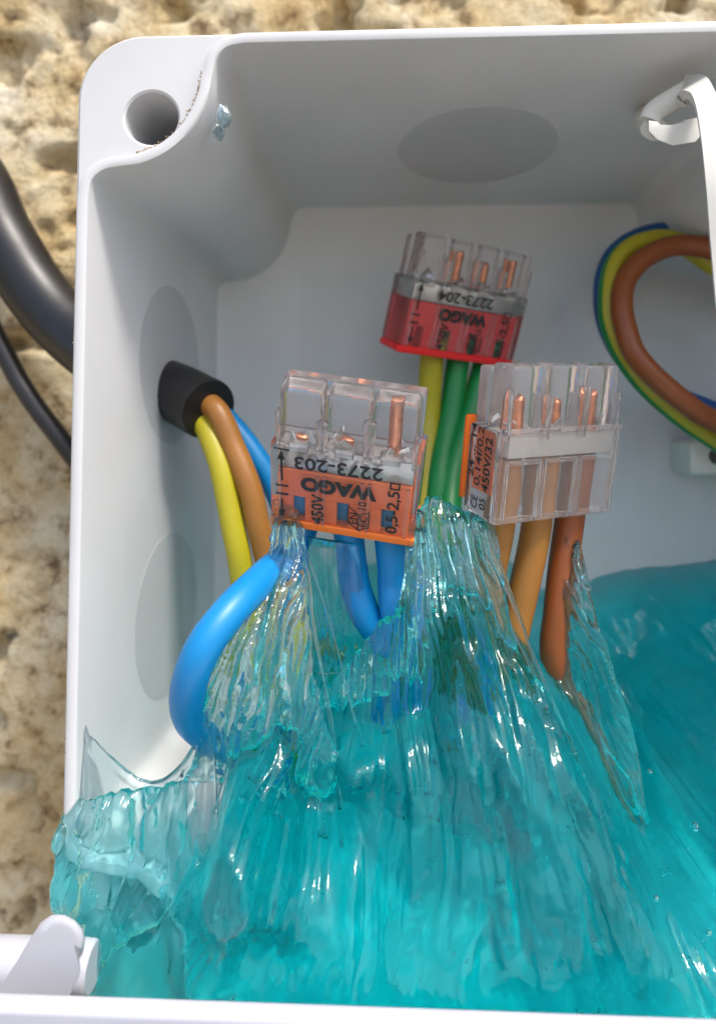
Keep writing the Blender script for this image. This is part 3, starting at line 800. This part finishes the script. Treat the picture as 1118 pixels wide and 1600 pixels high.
cn = [I[0, 0], I[0, -1], I[-1, -1], I[-1, 0]]
verts = np.vstack([verts, [(verts[i][0], YB, verts[i][2]) for i in cn]])
faces += [(bk + 3, bk + 2, bk + 1, bk)]
faces += [tuple(int(i) for i in I[0, ::-1]) + (bk, bk + 1), tuple(int(i) for i in I[-1, :]) + (bk + 2, bk + 3),
          tuple(int(i) for i in I[:, 0]) + (bk + 3, bk), tuple(int(i) for i in I[::-1, -1]) + (bk + 1, bk + 2)]
UNION = [(verts, faces)]

def sheet(name, rows, seed, thick=0.9, streak=0.8, nu=90, nv=140, freq=9, edge=0.22, mt='gel', label=None, pleat=1.0):
    """thin curtain of gel: rows = (xl, yl, Dl, xr, yr, Dr) from the top down"""
    Lp = catmull([P(r[0], r[1], r[2]) for r in rows], nv); Rp = catmull([P(r[3], r[4], r[5]) for r in rows], nv)
    u = np.linspace(0, 1, nu); vv = np.linspace(0, 1, nv)
    U, Vv = np.meshgrid(u, vv)
    jl = (fbm(vv * 9, vv * 0 + seed, seed, 3) - 0.5) * edge * 2; jr = (fbm(vv * 9, vv * 0 + seed + 5, seed + 1, 3) - 0.5) * edge * 2
    Lp[:, 0] += jl; Rp[:, 0] += jr
    mid = Lp[:, None, :] * (1 - U[..., None]) + Rp[:, None, :] * U[..., None]
    width = np.linalg.norm(Rp - Lp, axis=1)[:, None]
    env = np.power(np.clip(4 * U * (1 - U), 0, 1), 0.35) * np.sqrt(np.clip(Vv * 14 + 0.04, 0, 1))
    g = U * freq
    fold = (fbm(g * 0.5 + 0.4 * vnoise(g, Vv * 3, seed), Vv * 1.6 + seed * 3, seed, 2) - 0.5) * 3.0 * pleat * np.clip(width / 8, 0.15, 1.3)
    f1 = ridged(g + 0.25 * vnoise(g * .5, Vv * 3, seed + 2), Vv * 0.8 + seed, seed + 1, 3) - 0.35
    f2 = fbm(g * 2.3, Vv * 1.0 + seed, seed + 2, 3) - 0.35
    brk = fbm(g * .8, Vv * 12, seed + 4, 2) - 0.5
    tf = thick * env * (0.35 + streak * np.clip(f1 * 1.7 + brk * 0.15, 0, 2)); tb = thick * env * (0.3 + streak * np.clip(f2 * 1.6, 0, 2))
    sink = 1.5 * np.clip((Vv - 0.72) / 0.28, 0, 1) ** 1.5
    tf = tf + 0.35 * env; mid[..., 1] += sink
    fr = mid.copy(); ba = mid.copy()
    fr[..., 1] += fold * env - tf; ba[..., 1] += fold * env + tb
    v = np.vstack([fr.reshape(-1, 3), ba.reshape(-1, 3)])
    I = np.arange(nu * nv).reshape(nv, nu); o = nu * nv
    f = np.stack([I[:-1, :-1], I[1:, :-1], I[1:, 1:], I[:-1, 1:]], -1).reshape(-1, 4)
    fb = np.stack([I[:-1, :-1], I[:-1, 1:], I[1:, 1:], I[1:, :-1]], -1).reshape(-1, 4) + o
    fl = [f, fb]
    fl.append(np.stack([I[:-1, 0], I[:-1, 0] + o, I[1:, 0] + o, I[1:, 0]], -1)); fl.append(np.stack([I[:-1, -1], I[1:, -1], I[1:, -1] + o, I[:-1, -1] + o], -1))
    fl.append(np.stack([I[0, :-1], I[0, 1:], I[0, 1:] + o, I[0, :-1] + o], -1)); fl.append(np.stack([I[-1, :-1], I[-1, :-1] + o, I[-1, 1:] + o, I[-1, 1:]], -1))
    if mt == 'gel':
        UNION.append((v, np.vstack(fl).tolist()))
    else:
        link(name, mesh_from(name, v, np.vstack(fl).tolist(), M[mt]), gel, label)
# left curtain, hanging from the left corner of the orange-based connector and from the bowed blue wire
sheet('gel_curtain', [(424, 775, 68, 462, 790, 68), (426, 815, 68.5, 472, 822, 68.5), (424, 860, 68.5, 474, 865, 68), (402, 915, 66, 478, 915, 66.5), (370, 970, 63, 484, 970, 65), (325, 1015, 61, 490, 1040, 64), (314, 1080, 61.5, 502, 1110, 63), (306, 1150, 64, 530, 1190, 62.5), (285, 1230, 67, 575, 1270, 64)], 1, 0.55, 0.9, 120, 170, 13)
# thin membrane between the blue wires
sheet('gel_membrane', [(482, 838, 70, 560, 850, 70), (478, 900, 71, 570, 910, 71), (480, 970, 72, 585, 980, 72), (490, 1060, 73, 600, 1050, 73)], 2, 0.3, 0.5, 50, 60, 5, pleat=0.4, mt='gel_sheet')
# middle curtains from the right corner of the orange-based connector
sheet('gel_curtain', [(650, 800, 68, 668, 770, 69), (638, 845, 68, 674, 825, 69), (628, 900, 67.5, 690, 885, 68), (612, 980, 66, 706, 960, 65), (596, 1060, 65, 716, 1050, 64), (580, 1150, 65, 730, 1150, 64), (560, 1260, 65, 740, 1270, 64)], 3, 0.6, 0.95, 100, 150, 11)
sheet('gel_curtain', [(668, 770, 71, 768, 815, 71), (672, 850, 70, 775, 850, 70), (682, 910, 69, 788, 920, 68), (694, 980, 67, 802, 1000, 67), (704, 1050, 65.5, 850, 1080, 65.5), (712, 1130, 64, 895, 1150, 65), (715, 1220, 63, 930, 1240, 65)], 4, 0.6, 0.95, 130, 150, 13)
# right curtain behind the brown wire
sheet('gel_curtain', [(884, 815, 77, 900, 815, 76), (882, 870, 76, 908, 872, 75), (874, 930, 75, 922, 930, 74), (874, 1000, 75, 944, 1000, 73), (882, 1080, 75, 970, 1080, 72.5), (900, 1160, 74, 992, 1160, 72), (925, 1240, 72, 1006, 1240, 71.5), (950, 1340, 71, 1030, 1340, 71)], 5, 0.6, 0.9, 80, 130, 7)
# inner fold that carries the blue wires
sheet('gel_curtain', [(598, 965, 67, 640, 950, 67), (560, 1020, 69, 640, 1020, 67), (515, 1070, 71, 645, 1080, 66), (490, 1130, 71, 650, 1150, 65), (490, 1220, 68, 655, 1240, 65)], 6, 1.2, 0.8, 70, 80, 7)
# gel that swelled over the rim and the flange at the lower left corner
sheet('gel_curtain', [(116, 1250, 66.5, 300, 1215, 67.5), (106, 1290, 65.6, 310, 1275, 67.3), (98, 1340, 64.8, 320, 1330, 66.5), (97, 1400, 64.3, 330, 1400, 65), (112, 1460, 64, 340, 1460, 63.5), (125, 1560, 64, 350, 1550, 61.5), (130, 1660, 64, 350, 1660, 60.5)], 9, 1.0, 0.8, 130, 130, 9, pleat=0.55)
# curtains and mass are one piece of gel: fuse them into one surface
def fuse(parts, voxel):
    v = np.vstack([p[0] for p in parts]); f = []; o = 0
    for pv, pf in parts:
        f += [tuple(int(i) + o for i in q) for q in pf]; o += len(pv)
    me = mesh_from('gel_mass', v, f, M['gel'])
    ob = bpy.data.objects.new('gel_mass', me); COL.objects.link(ob)
    md = ob.modifiers.new('fuse', 'REMESH'); md.mode = 'VOXEL'; md.voxel_size = voxel * MM; md.use_smooth_shade = True
    # closing (grow, fuse, shrink) rounds the creases where curtains run into the mass
    for sgn in (1, -1):
        dp = ob.modifiers.new('offset', 'DISPLACE'); dp.strength = sgn * 0.55 * MM; dp.mid_level = 0.0; dp.direction = 'NORMAL'
        md = ob.modifiers.new('fuse', 'REMESH'); md.mode = 'VOXEL'; md.voxel_size = voxel * MM; md.use_smooth_shade = True
    sm = ob.modifiers.new('soften', 'SMOOTH'); sm.factor = 0.5; sm.iterations = 3
    dg = bpy.context.evaluated_depsgraph_get(); dg.update()
    out = bpy.data.meshes.new_from_object(ob.evaluated_get(dg))
    bpy.data.objects.remove(ob); bpy.data.meshes.remove(me)
    out.materials.clear(); out.materials.append(M['gel'])
    out.polygons.foreach_set('use_smooth', [True] * len(out.polygons))
    # fine fibres along the direction of stretch
    n = len(out.vertices); co = np.empty(n * 3); out.vertices.foreach_get('co', co); co = co.reshape(-1, 3) / MM
    nr = np.empty(n * 3); out.vertices.foreach_get('normal', nr); nr = nr.reshape(-1, 3)
    fa = (co[:, 0] - ax_) / (az_ - co[:, 2] + 6); lo_ = np.clip((-34 - co[:, 2]) / 14, 0, 1)
    wp = fbm(co[:, 0] / 5, co[:, 2] / 8, 3, 3)
    d = (fbm(fa * 110 + wp * 6, co[:, 2] / 13, 1, 3, 0.6) - 0.5) * 0.5 * (1 - 0.2 * lo_) + (ridged(fa * 45 + wp * 4, co[:, 2] / 16, 4, 2) - 0.5) * 0.55 * (1 - 0.1 * lo_)
    d += (fbm(co[:, 0] / 0.8, co[:, 2] / 1.1, 2, 2) - 0.5) * 0.12
    d *= (co[:, 1] < 0.4) * (1 - 0.6 * np.clip((co[:, 0] - 19 - 0.25 * (-co[:, 2] - 20)) / 7, 0, 1))
    co = co + nr * d[:, None]
    out.vertices.foreach_set('co', (co * MM).ravel()); out.update()
    print('gel faces', len(out.polygons))
    return out
link('gel_mass', fuse(UNION, 0.19), gel)
# clear web hanging between the left rim and the curtain
def web(cols, seed, thick, nu=110, nv=80, mt='gel_web'):
    T = catmull([P(*c[0]) for c in cols], nu); B = catmull([P(*c[1]) for c in cols], nu)
    U, Vv = np.meshgrid(np.linspace(0, 1, nu), np.linspace(0, 1, nv))
    mid = T[None] * (1 - Vv[..., None]) + B[None] * Vv[..., None]
    env = np.sqrt(np.clip(Vv * 10 + 0.02, 0, 1)) * np.sqrt(np.clip(U * (1 - U) * 30 + 0.02, 0, 1))
    bead = 1.6 * np.exp(-((Vv - 0.05) / 0.04) ** 2)                     # thicker free edge
    wv = (fbm(U * 7, Vv * 2, seed, 3) - 0.5) * 0.9
    tf = thick * env * (0.5 + bead + Vv + 1.2 * np.clip(ridged(U * 9 + Vv, Vv * 2.0, seed + 1, 3) - 0.5, 0, 1)); tb = thick * env * (0.5 + bead + fbm(U * 12, Vv * 2, seed + 3, 2))
    fr = mid.copy(); ba = mid.copy(); fr[..., 1] += wv - tf; ba[..., 1] += wv + tb
    v = np.vstack([fr.reshape(-1, 3), ba.reshape(-1, 3)]); I = np.arange(nu * nv).reshape(nv, nu); o = nu * nv
    fl = [np.stack([I[:-1, :-1], I[1:, :-1], I[1:, 1:], I[:-1, 1:]], -1).reshape(-1, 4), np.stack([I[:-1, :-1], I[:-1, 1:], I[1:, 1:], I[1:, :-1]], -1).reshape(-1, 4) + o,
          np.stack([I[:-1, 0], I[:-1, 0] + o, I[1:, 0] + o, I[1:, 0]], -1), np.stack([I[:-1, -1], I[1:, -1], I[1:, -1] + o, I[:-1, -1] + o], -1),
          np.stack([I[0, :-1], I[0, 1:], I[0, 1:] + o, I[0, :-1] + o], -1), np.stack([I[-1, :-1], I[-1, :-1] + o, I[-1, 1:] + o, I[-1, 1:]], -1)]
    link('gel_web', mesh_from('gel_web', v, np.vstack(fl).tolist(), M[mt]), gel)
web([((123, 1115, 67.0), (120, 1420, 66.8)), ((146, 1152, 68.0), (150, 1420, 66.8)), ((190, 1196, 69), (190, 1420, 67)), ((236, 1220, 69), (236, 1420, 67)), ((272, 1203, 68), (280, 1420, 66.5)), ((302, 1160, 66.5), (315, 1420, 65.5)), ((330, 1080, 65.5), (350, 1420, 65.5))], 2, 0.2)
# smears left on the plastic
def blob(name, cen, rad, seed, mt='gel_sheet', n=64, amp=0.25, sy=0.35):
    v = []; f = []
    th = np.linspace(0, math.pi, n); ph = np.linspace(0, 2 * math.pi, n, endpoint=False)
    T, Q = np.meshgrid(th, ph, indexing='ij')
    d = np.stack([np.sin(T) * np.cos(Q), np.sin(T) * np.sin(Q), np.cos(T)], -1)
    a = 1 + amp * (fbm(d[..., 0] * 2.5 + 3 + d[..., 1], d[..., 2] * 2.5 * sy + 7, seed, 4) - 0.5) * 2 + amp * 0.5 * (ridged(Q * 0 + d[..., 0] * 5 + 9, d[..., 2] * 1.5 + d[..., 1], seed + 2, 2) - .5)
    v = (np.array(tuple(cen)) + d * a[..., None] * np.array(rad)).reshape(-1, 3)
    I = np.arange(n * n).reshape(n, n); J = np.roll(I, -1, 1)
    f = np.stack([I[:-1], J[:-1], J[1:], I[1:]], -1).reshape(-1, 4).tolist()
    me = mesh_from(name, v, f, M[mt]); me.validate()
    link(name, me, gel)
blob('gel_smear', P(349, 182, 67.2), (0.75, 0.7, 1.2), 5, n=28, amp=0.3, mt='gel_clear')
blob('gel_smear', P(342, 205, 68.5), (0.55, 0.5, 0.9), 6, n=24, amp=0.3, mt='gel_clear')
# air bubbles caught in the gel
mb = bpy.data.materials.new('air_bubble'); mb.use_nodes = True
gb = N(mb.node_tree, 'ShaderNodeBsdfGlass'); gb.inputs['IOR'].default_value = 0.72; gb.inputs['Roughness'].default_value = 0.0
mb.node_tree.links.new(gb.outputs[0], mb.node_tree.nodes['Material Output'].inputs['Surface'])
bm = bmesh.new(); bmesh.ops.create_icosphere(bm, subdivisions=3, radius=1.0); bub = bm_mesh('bubble', bm, mb, True, 80)
rgb_ = random.Random(21)
for i in range(46):
    px_, py_ = rgb_.uniform(340, 1110), rgb_.uniform(1180, 1540)
    o = link('bubble', bub, gel)
    c_ = P(px_, py_, rgb_.uniform(61.0, 65.0) + (10 if px_ > 960 and py_ < 1400 else 0)); r_ = rgb_.choice((0.1, 0.13, 0.18, 0.22, 0.34)) 
    o.location = c_ * MM; o.scale = (r_, r_, r_ * rgb_.uniform(1.0, 1.5))
# fine threads
def strand(a, b2, r, sag=0.6, seed=0):
    rg = random.Random(seed); a = Vector(a); b2 = Vector(b2)
    pts = []
    for i in range(6):
        t = i / 5
        p = a.lerp(b2, t) + Vector((rg.uniform(-.25, .25), sag * math.sin(math.pi * t) + rg.uniform(-.2, .2), 0)) * (1 if 0 < i < 5 else 0)
        pts.append(p)
    v, f = tube_data(pts, lambda t: r * (1.6 * abs(2 * t - 1) ** 1.7 + 0.5), 30, 8)
    link('gel_strand', mesh_from('gel_strand', v, f, M['gel_sheet']), gel)
rg = random.Random(3)
spec = [((432, 468), (802, 815), (330, 590), (1180, 1330), 68, 60, 10), ((640, 668), (800, 850), (590, 740), (1120, 1330), 68.5, 61, 9), ((690, 765), (800, 830), (700, 930), (1100, 1330), 71, 61.5, 10),
        ((880, 906), (840, 870), (930, 1010), (1180, 1320), 75, 70, 5)]
for xa, ya, xb, yb, da, db, n in spec:
    for i in range(n):
        t = (i + rg.random()) / n
        strand(P(xa[0] + (xa[1] - xa[0]) * t, rg.uniform(*ya), da + rg.uniform(-.6, .6)), P(xb[0] + (xb[1] - xb[0]) * t, rg.uniform(*yb), db + rg.uniform(4.0, 5.5)), rg.uniform(0.08, 0.22), rg.uniform(0, 1.2), rg.random())
